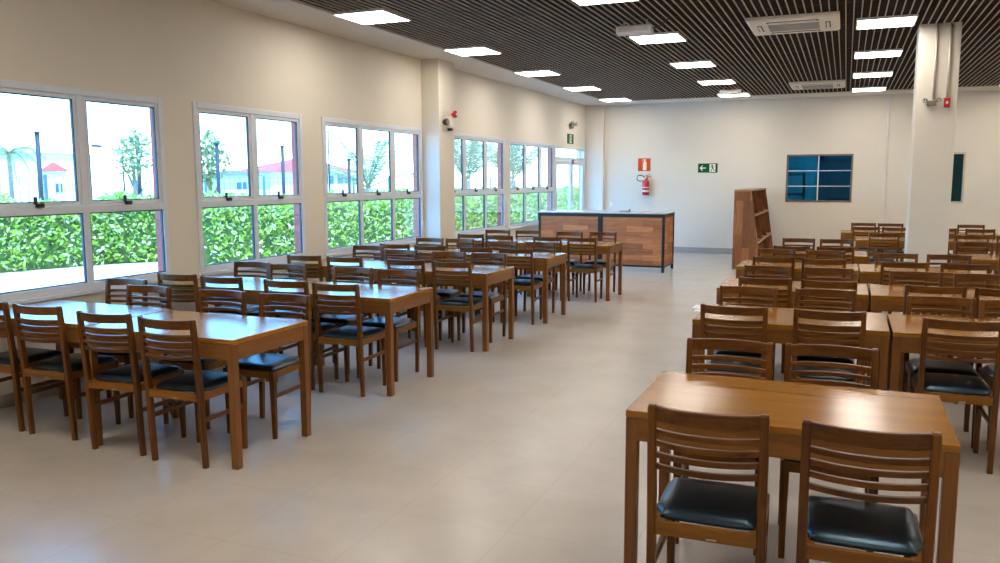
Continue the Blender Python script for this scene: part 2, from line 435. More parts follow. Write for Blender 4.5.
# ------------------------------------------------------------------ dining chair
def post_ring(y, z, w, dp, xc):
    c = .004
    return [(xc-w/2+c,y-dp/2,z),(xc+w/2-c,y-dp/2,z),(xc+w/2,y-dp/2+c,z),(xc+w/2,y+dp/2-c,z),(xc+w/2-c,y+dp/2,z),(xc-w/2+c,y+dp/2,z),(xc-w/2,y+dp/2-c,z),(xc-w/2,y-dp/2+c,z)]
def back_y(z): return -.176 - max(0, z-.44)*(.035/.425)
def rail_mesh(z0, z1, half, t, sag, nseg=12):
    """curved back rail: bows away from the sitter in the middle"""
    bm = B(); rings = []
    for i in range(nseg+1):
        x = -half + 2*half*i/nseg
        s = -sag*(1-(x/half)**2)
        pts = []
        c = .003
        for (dy, z) in ((-t/2, z0+c), (-t/2, z1-c), (-t/2+c, z1), (t/2-c, z1), (t/2, z1-c), (t/2, z0+c), (t/2-c, z0), (-t/2+c, z0)):
            pts.append((x, back_y(z) + s + dy, z))
        rings.append(pts)
    add_loft(bm, rings); bmesh.ops.recalc_face_normals(bm, faces=bm.faces[:])
    return bm
def cushion_mesh():
    bm = B(); n = 14; hx, y0, y1 = .187, -.160, .224
    def prof(u):  # 0 at rim, 1 in the middle
        return 1-(1-min(1,u))**2.6
    top = []
    for j in range(n+1):
        row = []
        for i in range(n+1):
            a = math.sin((i/n-.5)*PI)/1.0; b_ = math.sin((j/n-.5)*PI)
            xx, yy = a, b_
            # rounded corners
            r = max(abs(xx), abs(yy)); 
            k = 1 - .045*(abs(xx*yy))**3
            X = hx*xx*k; Y = (y0+y1)/2 + (y1-y0)/2*yy*k
            if Y < -.10: X *= .90
            e = min(1-abs(xx), 1-abs(yy))
            z = .444 + .027*prof(e*3.6) + .006*(1-xx*xx)*(1-yy*yy)
            row.append(bm.verts.new((X, Y, z)))
        top.append(row)
    for j in range(n):
        for i in range(n): bm.faces.new((top[j][i], top[j][i+1], top[j+1][i+1], top[j+1][i]))
    rim = [top[0][i] for i in range(n+1)] + [top[j][n] for j in range(1,n+1)] + [top[n][i] for i in range(n-1,-1,-1)] + [top[j][0] for j in range(n-1,0,-1)]
    low = [bm.verts.new((v.co.x*.985, v.co.y*.985, .436)) for v in rim]
    m = len(rim)
    for i in range(m): bm.faces.new((rim[(i+1)%m], rim[i], low[i], low[(i+1)%m]))
    bm.faces.new(low)
    bmesh.ops.recalc_face_normals(bm, faces=bm.faces[:])
    return bm
def make_chair(label):
    t = thing('dining_chair', label, 'chair')
    for s in (-1, 1):
        bm = B()
        st = [(-.160,0,.028,.030),(-.170,.20,.030,.034),(-.176,.40,.030,.038),(-.178,.455,.030,.038),(back_y(.56),.56,.030,.036),(back_y(.72),.72,.029,.034),(back_y(.858),.858,.028,.030),(back_y(.866),.866,.022,.022)]
        add_loft(bm, [post_ring(y, z, w, dp, s*.185) for y, z, w, dp in st]); bmesh.ops.recalc_face_normals(bm, faces=bm.faces[:])
        obj('leg', bm, M['chair_z'], t)
    for s in (-1, 1):
        bm = B()
        add_loft(bm, [post_ring(.200, z, w, w, s*.174) for z, w in ((0,.026),(.2,.031),(.37,.037),(.4385,.037))]); bmesh.ops.recalc_face_normals(bm, faces=bm.faces[:])
        obj('leg', bm, M['chair_z'], t)
    # seat frame: one ring of four rails
    bm = B(); z0, z1 = .392, .438
    out = [(-.1695,-.194),(.1695,-.194),(.1695,-.15),(.1915,-.15),(.1915,.2175),(-.1915,.2175),(-.1915,-.15),(-.1695,-.15)]
    inn = [(-.145,-.172),(.145,-.172),(.145,-.13),(.168,-.13),(.168,.195),(-.168,.195),(-.168,-.13),(-.145,-.13)]
    vo0 = [bm.verts.new((x,y,z0)) for x,y in out]; vo1 = [bm.verts.new((x,y,z1)) for x,y in out]
    vi0 = [bm.verts.new((x,y,z0)) for x,y in inn]; vi1 = [bm.verts.new((x,y,z1)) for x,y in inn]
    n = len(out)
    for i in range(n):
        j = (i+1) % n
        bm.faces.new((vo0[i],vo0[j],vo1[j],vo1[i])); bm.faces.new((vi0[j],vi0[i],vi1[i],vi1[j]))
        bm.faces.new((vo1[i],vo1[j],vi1[j],vi1[i])); bm.faces.new((vo0[j],vo0[i],vi0[i],vi0[j]))
    bmesh.ops.recalc_face_normals(bm, faces=bm.faces[:])
    fr = obj('seat_frame', bm, M['seat_rail'], t)
    lp = box('maker_plate', .005, -.1960, .398, .040, -.1935, .4035, M['chrome'], fr); lp['label'] = 'tiny silver maker plate'
    obj('seat', cushion_mesh(), M['leather'], t, True)
    obj('top_rail', rail_mesh(.810, .862, .176, .021, .046), M['chair_x'], t)
    for k in range(4):
        zt = .780 - k*.0420
        obj('back_slat', rail_mesh(zt-.0210, zt, .176, .019, .046), M['chair_x'], t)
    for s in (-1, 1):
        bm = B(); add_box(bm, s*.180-.0095, -.158, .262, s*.180+.0095, .186, .288, .003)
        obj('stretcher', bm, M['chair_y'], t)
    return t
# ------------------------------------------------------------------ dining table
TL, TW, TH = 1.136, .70, .75
def make_table(label):
    t = thing('dining_table', label, 'table')       # origin: near left corner on the floor
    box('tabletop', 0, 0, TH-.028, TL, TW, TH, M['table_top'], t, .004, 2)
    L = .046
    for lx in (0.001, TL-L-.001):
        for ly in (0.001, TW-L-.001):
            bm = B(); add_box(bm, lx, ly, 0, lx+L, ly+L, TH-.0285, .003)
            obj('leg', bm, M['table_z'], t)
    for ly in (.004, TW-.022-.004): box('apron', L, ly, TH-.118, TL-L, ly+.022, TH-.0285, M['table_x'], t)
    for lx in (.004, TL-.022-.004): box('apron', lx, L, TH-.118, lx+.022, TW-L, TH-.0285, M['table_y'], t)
    return t

CG = 'slat-back dining chairs with black seats'
TG = 'brown wooden dining tables'
_chair = [None]; _table = [None]
def chair(x, cy, near, label, jit=1.0):
    """cy: where the top of the back stands; near: back towards the entrance side, seat pushed in under the table"""
    rz = (0 if near else PI) + (.05 if x < -2 else .03) + rnd.uniform(-.02,.02)*jit
    y = cy + (.210 if near else -.210)
    if _chair[0] is None:
        _chair[0] = make_chair(label); r = _chair[0]; r.location = (x,y,0); r.rotation_euler = (0,0,rz); r['group'] = CG
        return r
    return dup(_chair[0], (x,y,0), rz, label, CG)
def table(x, y, label):
    if _table[0] is None:
        _table[0] = make_table(label); r = _table[0]; r.location = (x,y,0); r['group'] = TG
        return r
    return dup(_table[0], (x,y,0), 0, label, TG)

ORD = ['front', 'second', 'third', 'fourth', 'rearmost']
# left block: (right end x, near y aisle table, near y window table, near chairs (x, y), far chairs (x, y))
LEFT = [
 (-3.104, 3.54, 3.59, [(-5.115,3.53),(-4.63,3.53),(-4.00,3.47),(-3.495,3.45)], [(-5.17,4.74),(-4.68,4.49),(-4.00,4.49),(-3.46,4.49)]),
 (-3.101, 5.25, 5.27, [(-5.10,5.18),(-4.62,5.16),(-3.97,5.14),(-3.50,5.12)], [(-5.14,6.19),(-4.68,6.13),(-3.985,6.13),(-3.49,6.08)]),
 (-3.087, 7.01, 7.04, [(-5.13,6.955),(-4.64,6.95),(-3.92,6.93),(-3.41,6.90)], [(-5.13,8.24),(-4.50,7.88),(-3.89,7.86),(-3.41,7.83)]),
 (-3.068, 8.66, 8.69, [(-5.00,8.59),(-4.48,8.51),(-3.87,8.48),(-3.39,8.49)], [(-5.05,9.62),(-4.60,9.62),(-3.91,9.42),(-3.43,9.46)]),
 (-2.869, 10.60, 10.63, [(-4.89,10.53),(-4.38,10.38),(-3.68,10.38),(-3.20,10.39)], [(-4.88,11.55),(-4.39,11.57),(-3.70,11.46),(-3.22,11.56)]),
]
LPOS = ['at its window end', 'second from the window', 'third from the window', 'at its aisle end']
for i, (xr, ya, yb, ns, fs) in enumerate(LEFT):
    row = ORD[i] + ' window-side table row'
    table(xr-TL, ya, 'glossy brown dining table at the aisle end of the %s' % row)
    table(xr-2*TL-.016, yb, 'glossy brown dining table at the window end of the %s' % row)
    for k, (x, y) in enumerate(ns): chair(x, y, True, 'black-seated chair, back to camera, on the %s, %s' % (row, LPOS[k]))
    for k, (x, y) in enumerate(fs): chair(x, y, False, 'black-seated chair facing camera behind the %s, %s' % (row, LPOS[k]))
# right block
RIGHT = [
 ('front right table', [(-.743,3.01)], [(-.40,2.73),(.10,2.73)], [(-.47,3.97),(-.02,4.00)]),
 ('second right table row', [(-.859,5.18),(.290,5.17)], [(-.60,5.10),(-.06,5.12),(.62,5.04)], [(-.60,6.03),(-.09,6.07),(.61,5.96),(1.03,5.94)]),
 ('third right table row', [(-.935,6.78),(.215,6.77)], [(-.55,6.64),(-.09,6.63),(.62,6.58),(1.07,6.57)], [(-.60,7.56),(-.10,7.57),(.58,7.53),(1.05,7.52)]),
 ('fourth right table row', [(-.989,8.525),(.160,8.52)], [(-.63,8.46),(-.17,8.42),(.53,8.37),(1.02,8.38)], [(-.66,9.44),(-.16,9.42),(.52,9.30),(1.00,9.31)]),
]
RPOS = [['on the aisle', 'second from the aisle', 'third from the aisle', 'fourth from the aisle'], ['on the left', 'on the right']]
for i, (row, ts, ns, fs) in enumerate(RIGHT):
    for k, (x, y) in enumerate(ts):
        table(x, y, 'golden brown dining table nearest the camera, alone in its row' if i == 0 else 'brown dining table %s the %s' % (['at the aisle end of', 'second from the aisle in'][k], row))
    pos = RPOS[1] if i == 0 else RPOS[0]
    for k, (x, y) in enumerate(ns): chair(x, y, True, ('black-seated slat-back chair before the front right table, %s' if i == 0 else 'black-seated chair, back to camera, before the '+row+', %s') % pos[k])
    for k, (x, y) in enumerate(fs): chair(x, y, False, ('slat-back chair facing camera behind the front right table, %s' if i == 0 else 'slat-back chair facing camera behind the '+row+', %s') % pos[k])
# fifth row, either side of the pillar
table(-.87, 10.19, 'brown dining table just left of the free-standing pillar')
for k, (x, y) in enumerate([(-.55,9.92),(-.08,9.93)]): chair(x, y, True, 'chair, back to camera, at the table left of the pillar, %s' % RPOS[0][k])
for k, (x, y) in enumerate([(-.52,11.23),(-.07,11.20)]): chair(x, y, False, 'chair facing camera behind the table left of the pillar, %s' % RPOS[0][k])
table(1.20, 10.22, 'brown dining table just right of the free-standing pillar')
chair(1.72, 9.98, True, 'chair, back to camera, before the table right of the pillar')
chair(1.46, 11.23, False, 'chair behind the table right of the pillar, nearer the pillar')
chair(1.89, 11.23, False, 'chair behind the table right of the pillar, farther from the pillar')
# the two rows behind the pillar
table(.17, 12.92, 'brown table behind the pillar, left one of the last row but one')
table(1.33, 12.92, 'brown table behind the pillar, right one of the last row but one')
chair(.52, 12.70, True, 'big-looking chair left of the pillar, before the last table row but one')
chair(.99, 12.70, True, 'chair half hidden by the pillar, before the last table row but one')
chair(1.60, 12.62, True, 'chair right beside the pillar, before the last table row but one')
chair(2.08, 12.62, True, 'chair at the right picture edge, before the last table row but one')
table(-.04, 14.58, 'farthest brown table left of the pillar, by the blue inside window')
table(1.12, 14.58, 'farthest brown table right of the pillar')
chair(.33, 14.31, True, 'chair, back to camera, at the farthest left table, nearer the aisle')
chair(.755, 14.29, True, 'chair, back to camera, at the farthest left table, nearer the pillar')
chair(.32, 15.50, False, 'chair behind the farthest left table, nearer the aisle')
chair(.74, 15.47, False, 'chair behind the farthest left table, nearer the pillar')
chair(1.40, 14.26, True, 'chair, back to camera, at the farthest right table, nearer the pillar')
chair(1.90, 14.22, True, 'chair, back to camera, at the farthest right table, farther from the pillar')
chair(1.94, 15.46, False, 'chair facing camera behind the farthest right table')
pp = B(); add_box(pp, -.90, 5.50, .7505, -.66, 5.76, .7545)
add_box(pp, -.925, 5.55, .7545, -.72, 5.72, .762)
tag(obj('paper_sheet', pp, M['paper']), 'white paper sheets lying on the second right table by the aisle', 'paper')

# ------------------------------------------------------------------ bar counters
def counter(name, label, x0, y0, w, rz, side):
    t = thing(name, label, 'counter', (x0, y0, 0), rz, 'bar counters')
    H, D, p = 1.045, .80, .045
    for ux in (0, w-p):
        for uy in (0, D-p): box('leg', ux, uy, 0, ux+p, uy+p, H-.025, M['black'], t, .003)
    for za, zb in ((H-.085, H-.026), (.085, .115)):
        box('frame_rail', p, .004, za, w-p, .036, zb, M['black'], t)
        for ux in (.004, w-.036): box('frame_rail', ux, p, za, ux+.032, D-p, zb, M['black'], t)
    box('front_panel', p, .012, .1155, w-p, .028, H-.0855, M['counter_wood'], t)
    for ux in ((w-.030,) if side else (.014,)): box('side_panel', ux, p, .1155, ux+.016, D-p, H-.0855, M['counter_wood_side'], t)
    bm = B(); add_box(bm, -.004 if not side else 0, -.012, H-.024, w+(.012 if side else 0), D+.01, H, .004)
    obj('counter_top', bm, M['granite'], t)
    box('inner_shelf', p, .05, .48, w-p, D-.05, .50, M['granite'], t)
    return t
counter('bar_counter', 'wood-fronted bar counter with black frame, the one nearest the aisle', -4.035, 14.24, 1.165, -.02, True)
counter('bar_counter', 'wood-fronted bar counter with black frame, the one against the windows', -5.245, 14.32, 1.195, -.02, False)
bm = B(); add_box(bm, -3.78, 14.62, 1.0463, -3.60, 14.75, 1.058, .003); add_tube(bm, [(-3.62,14.68,1.056),(-3.60,14.68,1.09)], .012, 8)
tag(obj('tape_dispenser', bm, M['blackplastic']), 'small dark gadget lying on the bar counter top', 'gadget')

# ------------------------------------------------------------------ bookcase against the wall end
bk = thing('display_bookcase', 'tall sloped wooden display bookcase with open bays behind the right tables', 'bookcase', (0,0,0))
BY0, BY1, XB, XT, XF, HB = 15.25, 18.15, -1.84, -1.545, -1.33, 1.435
def bx(z): return XF + (XT-XF)*z/HB
def side_prof(g=0.0): return [(XB,0),(XF-g,0),(XT-g,HB-.03),(XB,HB-.03)]
for y in (BY0, BY1-.03):
    bm = B(); add_prism(bm, side_prof(), y, y+.03, 'Y'); obj('side_panel', bm, M['shelf_side'], bk)
box('top_panel', XB, BY0, HB-.0295, XT+.012, BY1, HB, M['shelf_board'], bk, .002)
box('back_panel', XB+.001, BY0+.031, .02, XB+.02, BY1-.031, HB-.031, M['shelf_in'], bk)
for k in (1, 2):
    y = BY0 + (BY1-BY0)*k/3
    bm = B(); add_prism(bm, side_prof(.015), y-.014, y+.014, 'Y'); obj('divider', bm, M['shelf_in'], bk)
for z in (.06, .47, .955):
    for k in range(3):
        ya = BY0 + (BY1-BY0)*k/3 + (.031 if k == 0 else .0145); yb = BY0 + (BY1-BY0)*(k+1)/3 - (.031 if k == 2 else .0145)
        bm = B(); add_prism(bm, [(XB+.021,z),(bx(z),z),(bx(z+.035),z+.035),(XB+.021,z+.035)], ya, yb, 'Y')
        obj('shelf', bm, M['shelf_board'], bk)

# ------------------------------------------------------------------ ceiling fittings
LG = 'square light panels in the slatted ceiling'
XC = [-4.575, -2.145, .32, 2.77, 5.22]; YC = [.15, 2.6, 5.05, 7.51, 9.99, 12.44, 14.84, 17.22]  # unseen first row and second window-column panel added to brighten the near floor
CN = ['window column', 'second column from the windows', 'column before the pillar', 'column right of the pillar', 'column by the right wall']
RN = ['added unseen first overhead', 'unseen second overhead', 'third overhead', 'nearest in view', 'second nearest', 'middle', 'second farthest', 'farthest']
proto = None
for i, x in enumerate(XC):
    for j, y in enumerate(YC):
        if (i == 4 and j == 7) or (i == 0 and j == 2): continue
        lab = 'square white light panel, %s in the %s' % (RN[j], CN[i])
        if proto is None:
            proto = thing('ceiling_light', lab, 'light', (x,y,ZC), 0, LG)
            bm = B()
            for q in ((-.295,-.295,.295,-.28),(-.295,.28,.295,.295),(-.295,-.28,-.28,.28),(.28,-.28,.295,.28)): add_box(bm, q[0], q[1], -.012, q[2], q[3], .012)
            obj('light_frame', bm, M['whiteplastic'], proto)
            box('diffuser', -.28, -.28, -.009, .28, .28, .010, M['lamp'], proto)
        else: dup(proto, (x,y,ZC), 0, lab, LG)
def cassette(x0, y0, w, d_, label):
    t = thing('ceiling_air_conditioner', label, 'air conditioner', (x0, y0, ZC), 0, 'ceiling cassette air conditioners')
    bm = B(); prof = [(0,0),(w,0),(w,d_),(0,d_)]
    add_loft(bm, [[(.03,.03,-.034),(w-.03,.03,-.034),(w-.03,d_-.03,-.034),(.03,d_-.03,-.034)], [(0,0,-.016),(w,0,-.016),(w,d_,-.016),(0,d_,-.016)], [(0,0,.012),(w,0,.012),(w,d_,.012),(0,d_,.012)]])
    bmesh.ops.recalc_face_normals(bm, faces=bm.faces[:]); obj('panel', bm, M['acwhite'], t)
    gx0, gx1, gy0, gy1 = w*.22, w*.78, d_*.30, d_*.70
    bm = B(); add_box(bm, gx0, gy0, -.036, gx1, gy1, -.033); g = obj('intake_grille', bm, M['acgrey'], t)
    bm = B()
    for k in range(9):
        yy = gy0 + .012 + (gy1-gy0-.024)*k/8
        add_box(bm, gx0, yy-.007, -.041, gx1, yy+.007, -.036)
    o = obj('grille_bars', bm, M['conduit'], g)
    for (a0,b0,a1,b1) in ((gx0,.11,gx1,.17),(gx0,d_-.17,gx1,d_-.11),(.09,gy0,.14,gy1),(w-.14,gy0,w-.09,gy1)):
        bm = B(); add_box(bm, a0, b0, -.0365, a1, b1, -.033); s = obj('air_outlet', bm, M['slit'], t)
        lng = (a1-a0) > (b1-b0)
        bm = B(); 
        if lng: add_box(bm, a0+.02, b0+.012, -.042, a1-.02, b0+.044, -.038, .001)
        else: add_box(bm, a0+.010, b0+.02, -.042, a0+.038, b1-.02, -.038, .001)
        obj('louvre_flap', bm, M['acwhite'], s)
    return t
cassette(-1.055, 9.20, .92, .93, 'cream cassette air conditioner in the ceiling, nearer and larger one')
cassette(-1.005, 15.50, .92, .98, 'cream cassette air conditioner in the ceiling, smaller one by the far wall')
# hanging emergency lamps
def hang_lamp(x, y, label, cord):
    t = thing('hanging_emergency_lamp', label, 'emergency lamp', (x, y, ZC), 0, 'emergency lamps below the ceiling')
    bm = B(); add_loft(bm, [[(0,0,-.145),(.36,0,-.145),(.36,.09,-.145),(0,.09,-.145)], [(-.01,-.01,-.125),(.37,-.01,-.125),(.37,.10,-.125),(-.01,.10,-.125)], [(-.01,-.01,-.065),(.37,-.01,-.065),(.37,.10,-.065),(-.01,.10,-.065)], [(.01,.01,-.052),(.35,.01,-.052),(.35,.08,-.052),(.01,.08,-.052)]])
    bmesh.ops.recalc_face_normals(bm, faces=bm.faces[:]); h = obj('housing', bm, M['whiteplastic'], t)
    box('lens', .02, -.014, -.12, .33, -.0102, -.08, M['conduit'], h)
    for px in (.06, .30): box('hanger', px, .035, -.055, px+.015, .055, .0, M['conduit'], t)
    if cord:
        bm = B(); add_tube(bm, [(.368,.05,-.09),(.42,.05,-.088),(.48,.05,-.05),(.54,.05,-.005)], .007, 8); obj('cord', bm, M['blackplastic'], t)
hang_lamp(-2.32, 8.75, 'white emergency lamp hanging below the slats, the nearer one with black cord', True)
hang_lamp(-2.20, 15.65, 'white emergency lamp hanging by the farthest light panel', False)

# ------------------------------------------------------------------ fittings on walls and pillars
def twin_spot(name, label, loc, rz, cat='emergency light', box_m=None, head_m=None):
    """wall box carrying two small swivelling spot heads; local -y looks into the room"""
    t = thing(name, label, cat, loc, rz, 'twin-head emergency lights')
    box('battery_box', -.08, -.055, -.05, .08, 0, .05, box_m or M['whiteplastic'], t, .008, 2)
    for s in (-1, 1):
        bm = B(); add_tube(bm, [(s*.08,-.03,.02),(s*.115,-.035,.04)], .010, 8)
        a = obj('arm', bm, M['blackplastic'], t)
        bm = B(); add_lathe(bm, [(.018,0),(.036,-.02),(.046,-.06),(.046,-.068)], (s*.125,-.03,.045), 16, 'Y')
        h = obj('spot_head', bm, head_m or M['blackplastic'], t, False)
        bm = B(); add_lathe(bm, [(.040,-.0685),(.040,-.071)], (s*.125,-.03,.045), 16, 'Y'); obj('lens', bm, M['chrome'], h)
    return t
# on the window pilaster (its room face is x = -5.25)
t = thing('emergency_light', 'white box light with dark spot head on the window-wall pilaster', 'emergency light', (-5.285, 10.62, 2.46), PI/2)
bm = B(); add_box(bm, -.02, -.07, -.10, .10, 0, .055, .012, 2); obj('battery_box', bm, M['whiteplastic'], t)
bm = B(); add_box(bm, .01, -.065, -.135, .075, -.005, -.101, .006); obj('lower_lens', bm, M['blackplastic'], t)
bm = B(); add_tube(bm, [(-.13,-.03,.0),(-.135,-.03,.08),(-.11,-.03,.125),(-.05,-.03,.13),(.0,-.03,.10),(.02,-.03,.055)], .005, 6); obj('cable_loop', bm, M['conduit'], t)
bm = B(); add_lathe(bm, [(.025,0),(.042,-.02),(.05,-.06),(.05,-.07)], (-.11,0,-.02), 16, 'Y'); s = obj('spot_head', bm, M['blackplastic'], t)
bm = B(); add_lathe(bm, [(.043,-.0705),(.043,-.073)], (-.11,0,-.02), 16, 'Y'); obj('lens', bm, M['acgrey'], s)
bm = B(); add_tube(bm, [(-.13,-.025,-.07),(-.135,-.025,-.16)], .011, 8); obj('bracket', bm, M['conduit'], t)
t = thing('alarm_siren', 'small red alarm siren on the window-wall pilaster', 'alarm', (-5.285, 10.785, 2.565), PI/2)
bm = B(); add_lathe(bm, [(.035,0),(.035,-.025),(.075,-.05),(.082,-.09),(.07,-.10)], (.0,0,0), 20, 'Y'); obj('horn', bm, M['redgloss'], t); box('mounting_plate', -.05, -.006, -.06, .05, 0, .06, M['whiteplastic'], t, .002)
bm = B(); add_lathe(bm, [(.028,-.1005),(.03,-.115),(.01,-.125)], (0,0,0), 14, 'Y'); obj('strobe_lens', bm, M['whiteplastic'], t)
t.scale = (.62,.75,.62)
bm = B(); add_tube(bm, [(.0,-.015,-.06),(.01,-.015,-.16)], .008, 8); obj('cable', bm, M['conduit'], t)
# above the glazed door
t = twin_spot('emergency_light', 'twin-head emergency light high above the glazed door', (XL, 17.2, 2.78), PI/2, box_m=M['acgrey'], head_m=M['conduit'])
# free-standing pillar front (y = 10.37): conduits, twin spot, call point
PY_ = 10.37
for k, (x, z) in enumerate(((.85, 2.50), (.985, 2.51))):
    bm = B(); add_tube(bm, [(x, PY_-.014, z), (x, PY_-.014, ZC-.001)], .0125, 12)
    c = tag(obj('cable_conduit', bm, M['conduit'], None, True), ['grey conduit down the pillar to the twin-head light', 'grey conduit down the pillar to the red call point'][k], 'conduit', 'conduits on the pillar')
t = twin_spot('emergency_light', 'twin-head emergency light on the free-standing pillar', (.835, PY_, 2.455), 0, box_m=M['acgrey'])
t.scale = (.55, .8, .55)
t = thing('fire_call_point', 'red fire alarm call point box on the free-standing pillar', 'alarm', (.985, PY_, 2.455))
box('housing', -.042, -.045, -.055, .042, -.0061, .055, M['redgloss'], t, .006, 2)
box('mounting_plate', -.046, -.006, -.058, .046, 0, .058, M['conduit'], t, .002)
bm = B(); add_lathe(bm, [(.017,-.0455),(.017,-.052),(.012,-.054)], (0,0,0), 16, 'Y'); obj('button', bm, M['whiteplastic'], t); t.scale = (.72,.8,.95)
# far wall: extinguisher, signs, switch
FY = YF
t = thing('fire_extinguisher', 'red fire extinguisher hung on the far wall below its sign', 'fire extinguisher', (-4.14, FY, 1.27))
bm = B(); add_lathe(bm, [(.066,0),(.078,.012),(.078,.29),(.066,.325),(.035,.35),(.026,.37)], (0,-.105,.0), 24); obj('cylinder', bm, M['redgloss'], t, True)
bm = B()
add_lathe(bm, [(.0795,.075),(.0795,.115)], (0,-.105,0), 24); obj('label_band', bm, M['paper'], t, True)
bm = B(); add_lathe(bm, [(.0801,.09),(.0801,.10)], (0,-.105,0), 24); obj('label_stripe', bm, M['redgloss'], t, True)
bm = B(); add_lathe(bm, [(.0797,.165),(.0797,.18)], (0,-.105,0), 24); obj('label_stripe', bm, M['paper'], t, True)
bm = B(); add_lathe(bm, [(.022,.37),(.022,.41),(.014,.415)], (0,-.105,0), 14)
v = obj('valve', bm, M['chrome'], t)
bm = B(); add_box(bm, -.012, -.115, .405, .12, -.095, .418, .003); add_prism(bm, [(-.012,.425),(.10,.455),(.10,.465),(-.012,.437)], -.115, -.095, 'Y'); obj('lever', bm, M['redgloss'], v)
bm = B(); add_tube(bm, [(-.02,-.105,.395),(-.07,-.11,.43),(-.13,-.115,.45),(-.185,-.115,.43),(-.205,-.115,.375),(-.175,-.115,.325),(-.11,-.115,.31),(-.075,-.115,.33)], .011, 8); obj('hose', bm, M['blackplastic'], t, True)
bm = B(); add_box(bm, -.02, -.03, .30, .02, 0, .40, .003); obj('wall_mount', bm, M['black'], t)
# extinguisher sign
t = thing('extinguisher_sign', 'orange-red square sign with a cream extinguisher symbol on the far wall', 'sign', (-4.205, FY, 1.95))
box('sign_plate', -.152, -.006, -.152, .152, 0, .152, M['redsign'], t)
bm = B()
for q in ((-.152,-.152,.152,-.143),(-.152,.143,.152,.152),(-.152,-.143,-.143,.143),(.143,-.143,.152,.143)): add_box(bm, q[0], -.0072, q[1], q[2], -.006, q[3])
obj('sign_border', bm, M['signcream'], t)
bm = B(); add_prism(bm, [(-.030,-.122),(.052,-.122),(.052,.048),(.044,.066),(.026,.078),(.026,.104),(-.004,.104),(-.004,.078),(-.022,.066),(-.030,.048)], -.0085, -.006, 'Y')
add_prism(bm, [(-.004,.104),(.055,.104),(.055,.112),(.006,.122),(-.03,.118),(-.058,.085),(-.052,.078),(-.028,.104)], -.0085, -.006, 'Y')
obj('extinguisher_symbol', bm, M['signcream'], t)
# exit signs: arrow and running figure
def running_figure(bm, ox, s, mi_y0, mi_y1):
    def pr(pts): add_prism(bm, [(ox+s*u, s*v) for u, v in pts], mi_y0, mi_y1, 'Y')
    pr([(-.012+.028*math.cos(2*PI*k/10), .088+.028*math.sin(2*PI*k/10)) for k in range(10)])
    pr([(-.03,.055),(.018,.058),(.030,-.012),(-.006,-.018)])
    pr([(-.03,.055),(-.022,.038),(-.062,.012),(-.074,.024)])
    pr([(.012,.055),(.022,.036),(.062,.05),(.064,.064)])
    pr([(-.006,-.014),(.018,-.014),(-.016,-.056),(-.034,-.112),(-.054,-.108),(-.038,-.05)])
    pr([(.006,-.010),(.030,-.010),(.052,-.062),(.094,-.075),(.092,-.094),(.036,-.082)])
def exit_sign(label, loc, rz, w, h, arrow):
    t = thing('exit_sign', label, 'sign', loc, rz, 'green exit signs')
    box('sign_plate', -w/2, -.012, -h/2, w/2, 0, h/2, M['green'], t, .002)
    s = h/.30
    if arrow:
        bm = B(); ax = -w*.26
        add_prism(bm, [(ax-.085*s/.9,0),(ax-.02*s,.085*s),(ax+.01*s,.085*s),(ax-.035*s,.016*s),(ax+.10*s,.016*s),(ax+.10*s,-.016*s),(ax-.035*s,-.016*s),(ax+.01*s,-.085*s),(ax-.02*s,-.085*s)], -.0145, -.012, 'Y')
        obj('arrow', bm, M['signwhite'], t)
        dx = w*.24
    else: dx = 0
    bm = B(); add_box(bm, dx-.095*s, -.0135, -.125*s, dx+.095*s, -.012, .125*s); dr = obj('doorway_symbol', bm, M['signwhite'], t)
    bm = B(); running_figure(bm, dx, s*.95, -.0155, -.0135); obj('running_figure', bm, M['green'], t)
    return t
exit_sign('green exit sign with left arrow and running figure on the far wall', (-2.80, FY, 1.865), 0, .42, .20, True)
exit_sign('small green exit sign above the glazed door', (XL, 17.17, 2.50), PI/2, .42, .21, False)
t = thing('light_switch', 'white light switch on the far wall by the corner', 'switch', (-4.96, FY, 1.06))
box('switch_plate', -.04, -.008, -.06, .04, 0, .06, M['whiteplastic'], t, .003); box('rocker', -.02, -.013, -.03, .02, -.008, .03, M['signwhite'], t, .002)
t = thing('wall_socket', 'white wall socket under the windows by the bar counter', 'socket', (XL, 13.42, .60), PI/2)
box('socket_plate', -.06, -.010, -.06, .06, 0, .06, M['whiteplastic'], t, .003); bm = B(); add_lathe(bm, [(.026,-.010),(.026,-.012)], (0,0,0), 14, 'Y'); obj('socket_face', bm, M['blackplastic'], t)

# ------------------------------------------------------------------ outside
struct(box('ground', -140, -60, -.32, XL-.22, 150, -.02, M['ground']), 'sunlit pale paving outside')
struct(obj('lawn', add_prism(B(), [(-15.3,-4),(-14.0,12.4),(-11.9,16),(-11.9,60),(-60,60),(-60,-4)], -.019, -.005, 'Z'), M['grass']), 'grass behind the hedges')
def leaves(bm, n, sampler, size, tilt=1.0):
    for _ in range(n):
        p, s = sampler()
        a = rnd.uniform(0, 2*PI); t = rnd.uniform(-1,1)*tilt; L = size*rnd.uniform(.6,1.3)*s; W = L*rnd.uniform(.35,.6)
        d = Vector((math.cos(a)*math.cos(t), math.sin(a)*math.cos(t), math.sin(t)))
        u = d.cross(Vector((rnd.uniform(-1,1), rnd.uniform(-1,1), rnd.uniform(-.4,1)))).normalized()
        c = Vector(p)
        vs = [bm.verts.new(q) for q in (c-d*L*.5, c+u*W*.5, c+d*L*.5, c-u*W*.5)]
        bm.faces.new(vs)
    return bm
